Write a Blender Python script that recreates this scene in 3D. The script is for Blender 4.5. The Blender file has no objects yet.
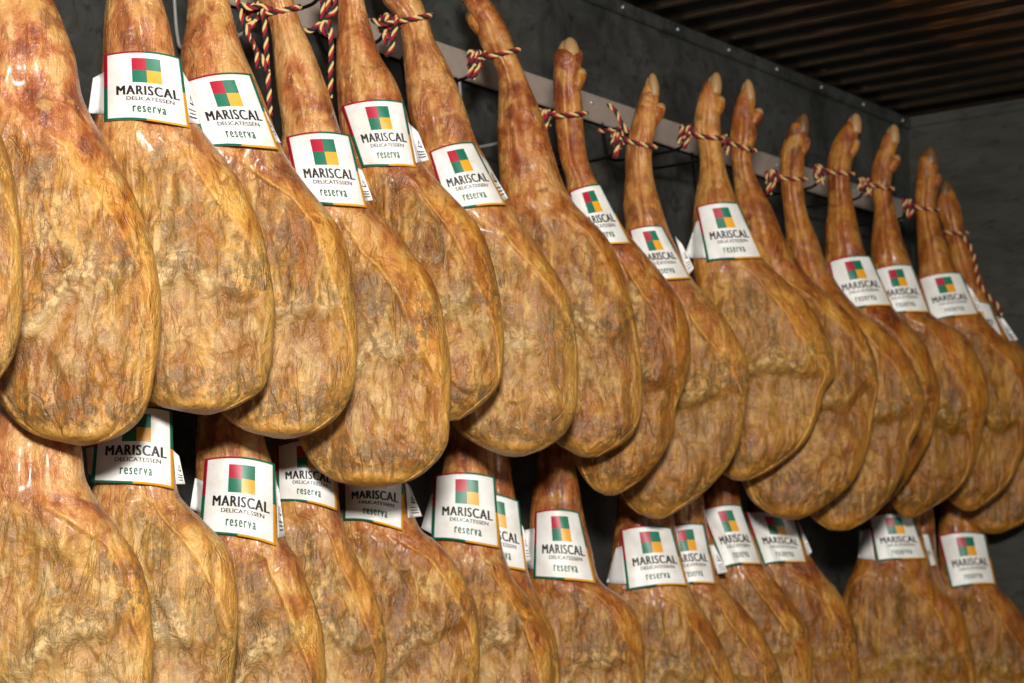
import bpy, math, random
import numpy as np
from mathutils import Vector
PI = math.pi
scene = bpy.context.scene
col = scene.collection
# ------------------------------------------------------------ camera frame
F_PX, CX, CY = 2100.0, 512.0, 341.5
HEAD, PITCH = math.radians(38.0), math.radians(7.84)
CAM = np.array([0.0, 0.0, 1.55])
HH = np.array([math.cos(HEAD), math.sin(HEAD), 0.0])
RR = np.array([math.sin(HEAD), -math.cos(HEAD), 0.0])
FF = HH * math.cos(PITCH) + np.array([0, 0, math.sin(PITCH)])
UU = np.cross(RR, FF)
ROW1, ROW2, WALL = 2.50, 2.63, 2.83

def ray(px, py):
    px = np.asarray(px, float)[..., None]; py = np.asarray(py, float)[..., None]
    return FF * F_PX + RR * (px - CX) + UU * (CY - py)
def at(px, py, d):
    """point seen at (px,py) lying at horizontal depth d"""
    r = ray(px, py); t = np.asarray(d, float)[..., None] / (r @ HH)[..., None]
    return CAM + r * t
def on_y(px, py, y):
    r = ray(px, py); return CAM + r * ((y - CAM[1]) / r[..., 1])[..., None]
def depth_y(px, y):
    r = ray(px, 630.0); p = CAM + r * ((y - CAM[1]) / r[..., 1])[..., None]
    return float((p - CAM) @ HH)

# ------------------------------------------------------------ noise
_rs = np.random.RandomState(5)
_tab = _rs.rand(4096).astype(np.float64)
_prm = _rs.permutation(4096)
def _h(i, j, k):
    return _tab[_prm[(_prm[(_prm[i & 4095] + j) & 4095] + k) & 4095]]
def vnoise(x, y, z):
    xi = np.floor(x).astype(int); yi = np.floor(y).astype(int); zi = np.floor(z).astype(int)
    u = x - xi; v = y - yi; w = z - zi
    u = u*u*(3-2*u); v = v*v*(3-2*v); w = w*w*(3-2*w)
    def l(a, b, t): return a + (b-a)*t
    return l(l(l(_h(xi,yi,zi),_h(xi+1,yi,zi),u), l(_h(xi,yi+1,zi),_h(xi+1,yi+1,zi),u), v),
             l(l(_h(xi,yi,zi+1),_h(xi+1,yi,zi+1),u), l(_h(xi,yi+1,zi+1),_h(xi+1,yi+1,zi+1),u), v), w)*2-1
def fbm(x, y, z, o=4):
    s = 0; a = 1.0; n = 0
    for _ in range(o):
        s = s + a*vnoise(x, y, z); n += a; a *= .5; x = x*2.03+7.1; y = y*2.01+3.3; z = z*2.02+1.7
    return s/n
def sst(a, b, x):
    t = np.clip((x-a)/(b-a), 0, 1); return t*t*(3-2*t)

# ------------------------------------------------------------ materials
def new_mat(name):
    m = bpy.data.materials.new(name); m.use_nodes = True
    nt = m.node_tree; b = nt.nodes['Principled BSDF']; return m, nt, b
def N(nt, t, **kw):
    n = nt.nodes.new(t)
    for k, v in kw.items(): setattr(n, k, v)
    return n
def mth(nt, op, a, b=None, c=None, clamp=False):
    n = N(nt, 'ShaderNodeMath', operation=op, use_clamp=clamp)
    for i, v in enumerate((a, b, c)):
        if v is None: continue
        if isinstance(v, (int, float)): n.inputs[i].default_value = v
        else: nt.links.new(v, n.inputs[i])
    return n.outputs[0]
def mixc(nt, f, a, b, mode='MIX'):
    n = N(nt, 'ShaderNodeMix', data_type='RGBA', blend_type=mode)
    for i, v in ((0, f), (6, a), (7, b)):
        if isinstance(v, (int, float)): n.inputs[i].default_value = v
        elif isinstance(v, tuple): n.inputs[i].default_value = (*v, 1)
        else: nt.links.new(v, n.inputs[i])
    return n.outputs[2]
def noise(nt, vec, scale, detail=3, rough=.55, dist=0.0):
    n = N(nt, 'ShaderNodeTexNoise'); n.inputs['Scale'].default_value = scale
    n.inputs['Detail'].default_value = detail; n.inputs['Roughness'].default_value = rough
    n.inputs['Distortion'].default_value = dist
    nt.links.new(vec, n.inputs['Vector']); return n.outputs['Fac']
def ramp(nt, fac, stops):
    n = N(nt, 'ShaderNodeValToRGB'); e = n.color_ramp.elements
    while len(e) < len(stops): e.new(.5)
    for i, (p, c) in enumerate(stops): e[i].position = p; e[i].color = (*c, 1)
    nt.links.new(fac, n.inputs[0]); return n.outputs[0]
def maprange(nt, v, a, b):
    n = N(nt, 'ShaderNodeMapRange', interpolation_type='SMOOTHSTEP')
    nt.links.new(v, n.inputs[0]); n.inputs[1].default_value = a; n.inputs[2].default_value = b
    return n.outputs[0]
def s2l(r, g, b):
    f = lambda c: c/12.92 if c <= .04045 else ((c+.055)/1.055)**2.4
    return (f(r/255), f(g/255), f(b/255))

def simple(name, rgb, rough=.5, metal=0.0, bump=None):
    m, nt, b = new_mat(name)
    tc = N(nt, 'ShaderNodeTexCoord')
    f = noise(nt, tc.outputs['Object'], 35.0)
    c = mixc(nt, f, tuple(x*.8 for x in rgb), tuple(min(1, x*1.15) for x in rgb))
    nt.links.new(c, b.inputs['Base Color'])
    b.inputs['Roughness'].default_value = rough; b.inputs['Metallic'].default_value = metal
    return m

def ham_material():
    m, nt, b = new_mat('cured_ham_flesh'); L = nt.links.new
    tc = N(nt, 'ShaderNodeTexCoord'); oi = N(nt, 'ShaderNodeObjectInfo')
    sc = N(nt, 'ShaderNodeVectorMath', operation='SCALE'); sc.inputs[0].default_value = (13, 29, 41)
    L(oi.outputs['Random'], sc.inputs['Scale'])
    ad = N(nt, 'ShaderNodeVectorMath', operation='ADD'); L(tc.outputs['Object'], ad.inputs[0]); L(sc.outputs[0], ad.inputs[1])
    P = ad.outputs[0]
    mp = N(nt, 'ShaderNodeMapping'); mp.inputs['Scale'].default_value = (1, 1, .28); L(P, mp.inputs['Vector']); PS = mp.outputs[0]
    z1 = N(nt, 'ShaderNodeAttribute', attribute_name='zones'); z2 = N(nt, 'ShaderNodeAttribute', attribute_name='zones2')
    s1 = N(nt, 'ShaderNodeSeparateColor'); L(z1.outputs['Color'], s1.inputs[0])
    s2 = N(nt, 'ShaderNodeSeparateColor'); L(z2.outputs['Color'], s2.inputs[0])
    face, fat, pale = s1.outputs; mould, shank, recess = s2.outputs
    n1 = noise(nt, P, 13, 4, .55, .6); n2 = noise(nt, PS, 38, 4, .6, .8); n3 = noise(nt, P, 95, 4, .65)
    n4 = noise(nt, P, 28, 5, .65, 1.0)
    n6 = noise(nt, P, 21, 3, .5, 1.5)
    mix = mth(nt, 'ADD', mth(nt, 'ADD', mth(nt, 'MULTIPLY', n1, .45), mth(nt, 'MULTIPLY', n2, .35)), mth(nt, 'MULTIPLY', n4, .2))
    mix = mth(nt, 'ADD', .5, mth(nt, 'MULTIPLY', mth(nt, 'SUBTRACT', mix, .5), 1.45))
    facec = ramp(nt, mix, [(.33, s2l(96, 52, 12)), (.42, s2l(146, 86, 24)), (.5, s2l(184, 122, 42)), (.57, s2l(206, 152, 70)), (.68, s2l(226, 190, 122))])
    skinc = ramp(nt, mix, [(.34, s2l(142, 74, 16)), (.42, s2l(184, 108, 30)), (.5, s2l(208, 140, 50)), (.58, s2l(224, 168, 78)), (.67, s2l(236, 194, 112))])
    c = mixc(nt, face, skinc, facec)
    upc = ramp(nt, mth(nt, 'ADD', .5, mth(nt, 'MULTIPLY', mth(nt, 'SUBTRACT', n2, .5), 1.3)), [(.34, s2l(86, 56, 14)), (.46, s2l(138, 96, 30)), (.56, s2l(176, 130, 50)), (.68, s2l(212, 170, 90))])
    c = mixc(nt, mth(nt, 'MULTIPLY', z1.outputs['Alpha'], .62), c, upc)
    # olive-grey cast in the muscle of the cut face
    c = mixc(nt, mth(nt, 'MULTIPLY', mth(nt, 'MULTIPLY', maprange(nt, n6, .5, .62), .6), face), c, s2l(128, 98, 46))
    n10 = noise(nt, PS, 25, 4, .6, 1.6)
    c = mixc(nt, mth(nt, 'MULTIPLY', mth(nt, 'MULTIPLY', maprange(nt, n10, .54, .64), .5), face), c, s2l(232, 198, 134))
    # deep amber dried patches
    n7 = noise(nt, PS, 17, 4, .6, 1.2)
    c = mixc(nt, mth(nt, 'MULTIPLY', maprange(nt, n7, .52, .64), .78), c, s2l(150, 82, 14))
    shankc = ramp(nt, mth(nt, 'ADD', mth(nt, 'MULTIPLY', n1, .6), mth(nt, 'MULTIPLY', n2, .4)), [(.36, s2l(112, 44, 30)), (.44, s2l(162, 84, 44)), (.51, s2l(196, 122, 68)), (.60, s2l(222, 170, 110))])
    n8 = noise(nt, P, 19, 3, .5, 1.0); n9 = noise(nt, P, 24, 3, .5, .8)
    shankc = mixc(nt, mth(nt, 'MULTIPLY', maprange(nt, n8, .5, .64), .65), shankc, s2l(222, 172, 100))
    shankc = mixc(nt, mth(nt, 'MULTIPLY', maprange(nt, n9, .55, .68), .6), shankc, s2l(122, 56, 48))
    c = mixc(nt, shank, c, shankc)
    c = mixc(nt, mth(nt, 'MULTIPLY', fat, .85), c, mixc(nt, n2, s2l(198, 128, 36), s2l(236, 192, 100)))
    c = mixc(nt, mth(nt, 'MULTIPLY', pale, mth(nt, 'ADD', .25, mth(nt, 'MULTIPLY', maprange(nt, n4, .4, .6), .7))), c, s2l(234, 204, 146))
    # dark crusty dried flecks
    nm = noise(nt, P, 62, 5, .7, .5); nm2 = noise(nt, PS, 110, 3, .6)
    mm = mth(nt, 'MULTIPLY', mould, maprange(nt, nm, .45, .55))
    c = mixc(nt, mth(nt, 'MULTIPLY', mm, .8), c, mixc(nt, nm2, s2l(56, 42, 22), s2l(122, 100, 62)))
    fl = mth(nt, 'MULTIPLY', mth(nt, 'MULTIPLY', maprange(nt, nm2, .64, .72), face), .55)
    c = mixc(nt, fl, c, s2l(96, 64, 22))
    c = mixc(nt, mth(nt, 'MULTIPLY', recess, .6), c, s2l(112, 70, 18))  # darker brown under ledges and in cracks, grooves and folds
    # fine dried creases
    def crease(vec, sc_, wd):
        r_ = noise(nt, vec, sc_, 3, .6, 1.2)
        d_ = mth(nt, 'ABSOLUTE', mth(nt, 'SUBTRACT', r_, .5))
        return mth(nt, 'SUBTRACT', 1.0, maprange(nt, d_, 0.0, wd))
    cr1 = mth(nt, 'MULTIPLY', crease(PS, 16, .02), maprange(nt, noise(nt, P, 16, 2), .47, .58))
    cr2 = mth(nt, 'MULTIPLY', crease(PS, 27, .018), maprange(nt, noise(nt, P, 18, 2, .5, .3), .52, .60))
    crs = mth(nt, 'MAXIMUM', cr1, cr2)
    c = mixc(nt, mth(nt, 'MULTIPLY', mth(nt, 'MULTIPLY', crs, .26), mth(nt, 'SUBTRACT', 1.0, mth(nt, 'MULTIPLY', shank, .8))), c, s2l(104, 64, 24))
    # fine grain
    g = maprange(nt, n3, .35, .65)
    c = mixc(nt, .28, c, mixc(nt, g, (.50, .42, .30), (1, 1, 1)), 'MULTIPLY')
    c = mixc(nt, .13, c, mixc(nt, oi.outputs['Random'], s2l(150, 90, 40), s2l(240, 200, 130)), 'MIX')
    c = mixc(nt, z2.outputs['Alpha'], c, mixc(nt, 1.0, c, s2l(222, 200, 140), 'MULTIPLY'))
    L(c, b.inputs['Base Color'])
    rg = mth(nt, 'SUBTRACT', mth(nt, 'ADD', .15, mth(nt, 'MULTIPLY', n4, .46)), mth(nt, 'MULTIPLY', shank, .14)); L(rg, b.inputs['Roughness'])
    b.inputs['Specular IOR Level'].default_value = .5
    L(mth(nt, 'MULTIPLY', shank, .3), b.inputs['Coat Weight']); b.inputs['Coat Roughness'].default_value = .2
    hgt = mth(nt, 'ADD', mth(nt, 'ADD', mth(nt, 'MULTIPLY', n2, 1.0), mth(nt, 'MULTIPLY', n3, .35)), mth(nt, 'ADD', mth(nt, 'MULTIPLY', n4, .8), mth(nt, 'SUBTRACT', mth(nt, 'MULTIPLY', nm, .35), mth(nt, 'MULTIPLY', crs, .22))))
    bp = N(nt, 'ShaderNodeBump'); bp.inputs['Strength'].default_value = .75; bp.inputs['Distance'].default_value = .008
    L(hgt, bp.inputs['Height']); L(bp.outputs[0], b.inputs['Normal'])
    return m
MAT_HAM = ham_material()

def label_material():
    m, nt, b = new_mat('printed_label_paper'); L = nt.links.new
    uv = N(nt, 'ShaderNodeUVMap', uv_map='UVMap'); sp = N(nt, 'ShaderNodeSeparateXYZ'); L(uv.outputs[0], sp.inputs[0])
    u, v = sp.outputs[0], sp.outputs[1]     # u across, v up
    lt = lambda a, x: mth(nt, 'LESS_THAN', a, x); gt = lambda a, x: mth(nt, 'GREATER_THAN', a, x)
    mul = lambda *a: a[0] if len(a) == 1 else mth(nt, 'MULTIPLY', a[0], mul(*a[1:]))
    red, green, gold = s2l(178, 22, 52), s2l(22, 112, 84), s2l(232, 164, 36)
    tc = N(nt, 'ShaderNodeTexCoord'); nn = noise(nt, tc.outputs['Object'], 30, 4)
    c = mixc(nt, maprange(nt, nn, .3, .75), s2l(244, 243, 240), s2l(228, 224, 214))
    nn2 = noise(nt, tc.outputs['Object'], 140, 3)
    c = mixc(nt, mth(nt, 'MULTIPLY', maprange(nt, nn2, .66, .74), .5), c, s2l(222, 180, 110))
    # border
    c = mixc(nt, gt(v, .975), c, red); c = mixc(nt, mul(gt(v, .975), gt(u, .5)), c, green)
    c = mixc(nt, lt(v, .03), c, green); c = mixc(nt, mul(lt(v, .03), gt(u, .5)), c, gold)
    c = mixc(nt, lt(u, .045), c, green); c = mixc(nt, mul(lt(u, .045), gt(v, .5)), c, red)
    c = mixc(nt, gt(u, .965), c, gold); c = mixc(nt, mul(gt(u, .965), gt(v, .5)), c, green)
    # four squares
    u0, um, u1, v0, vm, v1 = .35, .535, .72, .545, .725, .90
    for (a, bb, cc, d, k) in ((u0, um, vm, v1, red), (um, u1, vm, v1, green), (u0, um, v0, vm, green), (um, u1, v0, vm, gold)):
        c = mixc(nt, mul(gt(u, a), lt(u, bb), gt(v, cc), lt(v, d)), c, k)
    L(c, b.inputs['Base Color']); b.inputs['Roughness'].default_value = .42
    return m
MAT_LABEL = label_material()
MAT_PAPER = simple('plain_white_paper', s2l(236, 234, 230), .5)
MAT_INK = simple('black_ink', s2l(28, 24, 26), .5)
MAT_INKG = simple('green_ink', s2l(24, 92, 70), .5)
MAT_HOOF = simple('hoof_horn', s2l(168, 130, 84), .45)
MAT_HOOFD = simple('dark_hoof_horn', s2l(110, 78, 50), .4)
MAT_C = [simple('cord_black', s2l(22, 30, 26), .8), simple('cord_red', s2l(150, 14, 40), .8), simple('cord_cream', s2l(220, 188, 124), .8)]
MAT_STRIP = simple('rail_steel', s2l(180, 164, 152), .45, .2)
MAT_WIRE = simple('hook_steel', s2l(190, 190, 186), .3, .6)
MAT_ROD = simple('dark_hook_steel', s2l(40, 38, 36), .35, .8)

def wall_material(name, dark, light, scale=(1, 1, 1), rough=.5, metal=.35):
    m, nt, b = new_mat(name); L = nt.links.new
    tc = N(nt, 'ShaderNodeTexCoord'); mp = N(nt, 'ShaderNodeMapping'); mp.inputs['Scale'].default_value = scale
    L(tc.outputs['Object'], mp.inputs['Vector']); P = mp.outputs[0]
    a = noise(nt, P, 3.2, 6, .6, .6); d = noise(nt, P, 26, 4, .7, .4); e = noise(nt, P, 9, 3, .6, 2.0)
    c = ramp(nt, mth(nt, 'ADD', mth(nt, 'MULTIPLY', a, .6), mth(nt, 'MULTIPLY', e, .4)), [(.36, dark), (.62, light)])
    c = mixc(nt, mth(nt, 'MULTIPLY', maprange(nt, d, .56, .66), .55), c, tuple(x*.35 for x in dark))
    c = mixc(nt, mth(nt, 'MULTIPLY', maprange(nt, noise(nt, P, 40, 5, .8, 2), .62, .74), .3), c, tuple(min(1, x*2.0) for x in light))
    L(c, b.inputs['Base Color'])
    L(mth(nt, 'ADD', rough-.15, mth(nt, 'MULTIPLY', a, .35)), b.inputs['Roughness'])
    b.inputs['Metallic'].default_value = metal
    bp = N(nt, 'ShaderNodeBump'); bp.inputs['Strength'].default_value = .25; bp.inputs['Distance'].default_value = .01
    L(e, bp.inputs['Height']); L(bp.outputs[0], b.inputs['Normal'])
    return m
MAT_WALL = wall_material('smoked_metal_wall', s2l(44, 45, 42), s2l(84, 86, 82))
MAT_END = wall_material('smoked_metal_end_wall', s2l(56, 56, 50), s2l(78, 78, 70), (1, .5, 1.6), .5)
MAT_CEIL = wall_material('dark_slatted_ceiling_metal', s2l(24, 23, 20), s2l(38, 36, 31), (.3, 1, 1), .4, .5)
MAT_RIB = simple('polished_rib_metal', s2l(150, 128, 104), .2, .95)
MAT_FLOOR = wall_material('dark_floor_tile', s2l(60, 58, 54), s2l(90, 88, 82))

# ------------------------------------------------------------ mesh helpers
def make(name, verts, faces, mats, parent=None, origin=None, smooth=True, midx=None):
    me = bpy.data.meshes.new(name)
    verts = np.asarray(verts, float)
    o = np.array(origin if origin is not None else (0, 0, 0), float)
    me.from_pydata((verts - o).tolist(), [], faces if isinstance(faces, list) else faces.tolist())
    for mt in (mats if isinstance(mats, list) else [mats]): me.materials.append(mt)
    if midx is not None: me.polygons.foreach_set('material_index', np.asarray(midx, dtype=np.int32))
    if smooth: me.polygons.foreach_set('use_smooth', np.ones(len(me.polygons), dtype=bool))
    me.update()
    ob = bpy.data.objects.new(name, me); col.objects.link(ob)
    if parent is not None: ob.parent = parent
    elif origin is not None: ob.location = tuple(o)
    return ob
def grid_faces(nr, nc, closed=True, flip=False):
    i = np.arange(nr-1)[:, None]; j = np.arange(nc if closed else nc-1)[None, :]
    a = i*nc + j; b = i*nc + (j+1) % nc; c = (i+1)*nc + (j+1) % nc; d = (i+1)*nc + j
    f = np.stack([a, b, c, d] if not flip else [d, c, b, a], -1).reshape(-1, 4)
    return f
def box(v0, v1):
    (x0, y0, z0), (x1, y1, z1) = v0, v1
    v = [(x0,y0,z0),(x1,y0,z0),(x1,y1,z0),(x0,y1,z0),(x0,y0,z1),(x1,y0,z1),(x1,y1,z1),(x0,y1,z1)]
    f = [(0,3,2,1),(4,5,6,7),(0,1,5,4),(1,2,6,5),(2,3,7,6),(3,0,4,7)]
    return v, f
def frames(P):
    T = np.gradient(P, axis=0); T /= np.linalg.norm(T, axis=1)[:, None] + 1e-9
    A = np.zeros_like(P); B = np.zeros_like(P)
    a = np.cross(T[0], [0, 0, 1.0]);
    if np.linalg.norm(a) < 1e-3: a = np.cross(T[0], [1.0, 0, 0])
    a /= np.linalg.norm(a)
    for i in range(len(P)):
        a = a - T[i]*(a @ T[i]); a /= np.linalg.norm(a) + 1e-9; A[i] = a; B[i] = np.cross(T[i], a)
    return T, A, B
def tube(P, r, n=8):
    P = np.asarray(P, float); r = np.broadcast_to(np.asarray(r, float), (len(P),))
    T, A, B = frames(P); th = np.linspace(0, 2*PI, n, endpoint=False)
    V = P[:, None] + r[:, None, None]*(A[:, None]*np.cos(th)[None, :, None] + B[:, None]*np.sin(th)[None, :, None])
    F = grid_faces(len(P), n).tolist()
    F.append(list(range(n))[::-1]); F.append([(len(P)-1)*n + k for k in range(n)])
    return V.reshape(-1, 3), F
def resample(P, step):
    P = np.asarray(P, float); s = np.r_[0, np.cumsum(np.linalg.norm(np.diff(P, axis=0), axis=1))]
    q = np.linspace(0, s[-1], max(4, int(s[-1]/step)))
    return np.stack([np.interp(q, s, P[:, k]) for k in range(3)], 1)
def catmull(K, n):
    K = np.asarray(K, float); m = len(K)
    E = np.vstack([2*K[0]-K[1], K, 2*K[-1]-K[-2]])
    u = np.linspace(0, m-1, n); i = np.minimum(u.astype(int), m-2); t = (u-i)[:, None]
    p0, p1, p2, p3 = E[i], E[i+1], E[i+2], E[i+3]
    return .5*((2*p1) + (-p0+p2)*t + (2*p0-5*p1+4*p2-p3)*t*t + (-p0+3*p1-3*p2+p3)*t**3)
def cord(paths, r=.0048):
    VV, FFs, MI, off = [], [], [], 0
    for P in paths:
        P = resample(catmull(P, len(P)*8), .0035); T, A, B = frames(P)
        s = np.arange(len(P))*.0035; ph = 2*PI*s/.030
        for k in range(3):
            a = ph + k*2*PI/3
            Q = P + (A*np.cos(a)[:, None] + B*np.sin(a)[:, None])*r*.55
            v, f = tube(Q, r*.58, 6)
            VV.append(v); FFs += [[i+off for i in q] for q in f]; MI += [k]*len(f); off += len(v)
    return np.vstack(VV), FFs, MI

# ------------------------------------------------------------ lettering, made once
def text_mesh(body, fat=0.0, space=1.0):
    cu = bpy.data.curves.new('lettering', 'FONT'); cu.body = body; cu.resolution_u = 3; cu.space_character = space
    ob = bpy.data.objects.new('lettering', cu); col.objects.link(ob)
    dg = bpy.context.evaluated_depsgraph_get()
    me = bpy.data.meshes.new_from_object(ob.evaluated_get(dg))
    v = np.array([p.co[:2] for p in me.vertices]); f = [list(p.vertices) for p in me.polygons]
    bpy.data.objects.remove(ob); bpy.data.curves.remove(cu); bpy.data.meshes.remove(me)
    n = len(v); k_ = np.linspace(-1, 1, 3) if fat > 0 else [0]
    v = np.vstack([v+np.array([d_*fat, 0]) for d_ in k_]); f = [[i+n*j for i in q] for j in range(len(k_)) for q in f]
    v -= v.min(0); v /= v.max(0)
    return v, f
TXT = [(text_mesh('MARISCAL', .05, 1.14), (.15, .92, .365, .50), 0),
       (text_mesh('DELICATESSEN', .02, 1.0), (.27, .85, .285, .338), 0),
       (text_mesh('reserva', .04, 1.3), (.34, .74, .115, .205), 1)]

# ------------------------------------------------------------ the ham
def ham(idx, st, label, depth, lab=None, flaps=(), ring=None, hooves=None, cords=(), group=None, seed=0, knot=True, arch=None, stepk=1.0, tone=0.0):
    st = np.array(st, float); st0 = st.copy(); tip0 = st[0].copy()
    if hooves:
        mp0 = F_PX/depth/1000; cut = st[0, 0]+22*mp0
        K0 = catmull(st, 200); j0 = np.argmin(np.abs(K0[:, 0]-cut)); m0 = (K0[j0, 1]+K0[j0, 2])/2; h0 = (K0[j0, 2]-K0[j0, 1])/2
        keep = st[st[:, 0] > cut+6*mp0]
        st = np.vstack([[cut, m0-.45*h0, m0+.45*h0], [cut+4*mp0, m0-.9*h0, m0+.9*h0], keep])
    NR, NF, NB = 230, 104, 26
    K = catmull(st, NR); y, xl, xr = K.T
    c = (xl+xr)/2; w = np.maximum((xr-xl)/2, .25)
    w[0] = w[-1] = .3
    ppm = F_PX/depth
    wm = w/ppm
    T = wm/(1+(wm/.072)**3)**(1/3)
    Hh_ = st[-1, 0]-st[0, 0]
    tt = (y-y[0])/(y[-1]-y[0])
    rnd = np.random.RandomState(1000+seed)
    phF = np.linspace(PI, 0, NF); phB = np.linspace(0, -PI, NB+2)[1:-1]
    ph = np.r_[phF, phB]
    S = np.cos(ph)[None, :].repeat(NR, 0); Fr = np.sin(ph)[None, :].repeat(NR, 0)
    front = (Fr >= 0)
    Y = y[:, None] + 0*S
    # body coordinate starting under the label
    y0 = arch if arch is not None else (max(lab[2][1], lab[3][1])-4 if lab else st[0, 0]+.42*Hh_)
    yb = y[-1]; q = (Y-y0)/(yb-y0)
    Xm = (c[:, None]+w[:, None]*S)/ppm; Zm = Y/ppm
    sx = seed*3.7
    warp = fbm(Xm*9+sx, Zm*7, 0*Xm+seed, 3)
    # outline wobble
    wob = 1+.014*fbm(Zm*22+sx, np.sign(S)*3+0*Zm, 0*Zm+seed, 3)*sst(.1, .5, np.abs(S))*sst(0, .08, tt)[:, None]
    PX = c[:, None]+w[:, None]*S*wob
    off = np.where(front, T[:, None]*np.power(np.clip(1-np.abs(S)**2.3, 0, 1), .5), -.85*T[:, None]*np.sqrt(np.clip(1-S*S, 0, 1)))
    # ---- relief of the cut face
    a0 = rnd.uniform(-.25, 0); sr = rnd.uniform(.30, .66); sq = rnd.uniform(.65, 1.1)
    bodym = sst(.0, .12, q)
    qb = .01 + .20*np.abs(S-a0)**1.7 + .03*warp
    right = sr + (1.02-sr)*sst(.05, sq, q) + .16*warp - .22*sst(.86, 1.0, q)
    face = sst(-.008, .014, q-qb)*sst(-.012, .035, right-S)*sst(-.94, -.86, S + .05*warp)*(1-sst(.93, .97, q+.02*warp-.04*np.abs(S)))
    face *= front
    db = np.minimum((q-qb)*2.2, (right-S))
    lip = np.exp(-((db+.030)/.030)**2)*front*bodym*(1-.75*sst(.25, .6, q))*(.35+.65*sst(-.4, .2, fbm(Xm*20+sx, Zm*14, 0*Xm+seed+11, 3)))
    hq = rnd.uniform(.56, .66); tilt = rnd.uniform(-.20, .02)
    ledge = q-(hq+tilt*S+.07*fbm(Xm*20+sx, Zm*5, 0*Xm+seed+5, 3)-.05*np.exp(-((S-.05)/.25)**2))
    step = sst(-.06, .01, ledge)*np.exp(-np.clip(ledge, 0, 9)/.16)
    bulge = np.exp(-(ledge+.05)**2/.004)*sst(-.8, -.4, S)*(1-sst(.2, .6, S))
    # diagonal fold in the lower lobe
    fold2 = q-(rnd.uniform(.72, .86)+rnd.uniform(.05, .38)*S+.13*fbm(Xm*17+sx+2, Zm*12, 0*Xm+seed+41, 3))
    step2 = sst(-.02, .0, fold2)*np.exp(-np.clip(fold2, 0, 9)/.05)*sst(.45, .8, q)*sst(-.9, -.5, S)
    str_ = fbm(Xm*34+sx, Zm*8, 0*Xm+seed, 4); lum = fbm(Xm*15+sx+9, Zm*10, 0*Xm+seed+2, 5)
    rid = 1-np.abs(fbm(Xm*18+sx+4, Zm*6+2*warp, 0*Xm+seed+7, 3))*2.6
    rid = np.clip(rid, 0, 1)**3
    bm = bodym*front
    ga, gb, gs = rnd.uniform(.36, .50), rnd.uniform(.42, .62), rnd.uniform(-.1, .15)
    gl = (q-ga-gb*(S-gs)) + .06*warp
    groove = sst(-.012, .004, gl)*np.exp(-np.clip(gl, 0, 9)/.09)*sst(gs-.05, gs+.1, S)*(1-sst(.72, .9, S))
    D = bm*(-.0045*face + .0045*lip - .011*stepk*step*face + .007*stepk*bulge - .007*rnd.uniform(.1, 1)*step2 - .008*groove*rnd.uniform(.3, 1) + .0065*str_ + .017*lum + .006*rid - .003)
    cr_s = rnd.uniform(-.15, .15)
    crack = np.exp(-((S-cr_s-.12*warp-.2*(q-.3))/.022)**2)*sst(.06, .16, q)*(1-sst(hq-.12, hq-.02, q))*front*rnd.uniform(.2, .9)
    D -= .004*crack
    uf = rnd.uniform(.45, 1.0)
    # shank tendons
    sh = (1-bodym)*front*sst(0.02, .12, tt)[:, None]
    D += sh*(.0030*fbm(Xm*45+sx, Zm*9, 0*Xm, 3)+.0095*fbm(Xm*16+sx, Zm*14, 0*Xm+3, 3)+.004*np.exp(-((S+.25)/.2)**2)-.003*np.exp(-((S-.12)/.13)**2))
    edge = np.clip(1-S*S, 0, 1)**.35
    off = off + D*edge*np.clip(T/.03, 0, 1)[:, None]
    V = at(PX, Y, depth-off)
    base = at(c[-1], y[-1], depth)
    root = bpy.data.objects.new('cured_ham', None); col.objects.link(root)
    root.location = tuple(base); root.empty_display_size = .05
    root['label'] = label; root['category'] = 'ham'; root['group'] = group
    V = V.reshape(-1, 3); nc = len(ph)
    F = grid_faces(NR, nc, True).tolist()
    F.append(list(range(nc))[::-1]); F.append([(NR-1)*nc+k for k in range(nc)])
    ob = make('ham_body', V, F, MAT_HAM, root, base); me = ob.data
    z1 = np.zeros((NR, nc, 4)); z2 = np.zeros((NR, nc, 4)); z1[..., 3] = 1; z2[..., 3] = 1
    z1[..., 0] = face
    z1[..., 3] = face*(1-sst(-.12, .0, ledge+.06*warp))*uf
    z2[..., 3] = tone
    rim = sst(.80, .97, np.abs(S))*sst(.25, .6, q)+sst(.90, .97, q+.0*S)*.9
    z1[..., 1] = np.clip(lip*.8+rim+(~front)*bodym*.8, 0, 1)
    z1[..., 2] = np.clip(bulge*1.0+.55*np.exp(-((ledge-.12)/.07)**2)*sst(-.6, 0, S)*(1-sst(.3, .8, S)), 0, 1)*bodym*front
    mo = np.exp(-((ledge+.09)/.07)**2)*.8*sst(-.9, -.3, S) + np.exp(-((S-.2-a0)/.16)**2)*(1-sst(.35, .55, q))*sst(.02, .1, q)*rnd.uniform(.15, .9) + .6*crack + .95*sst(.80+.0*q, .88, q+.04*warp)*(1-sst(.92, .97, q)) + .45*sst(.15, .45, fbm(Xm*12+sx+20, Zm*8, 0*Xm+seed+31, 3))
    z2[..., 0] = np.clip(mo, 0, 1)*bodym*front
    z2[..., 1] = 1-sst(-.06, .16, q-.10*np.abs(S+.2)-.05*warp)
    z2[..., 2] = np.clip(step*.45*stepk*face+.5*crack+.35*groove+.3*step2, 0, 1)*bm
    for nm_, z in (('zones', z1), ('zones2', z2)):
        at_ = me.attributes.new(nm_, 'FLOAT_COLOR', 'POINT'); at_.data.foreach_set('color', z.reshape(-1).astype(np.float32))
    Tf = lambda yy: np.interp(yy, y, T)
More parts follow.
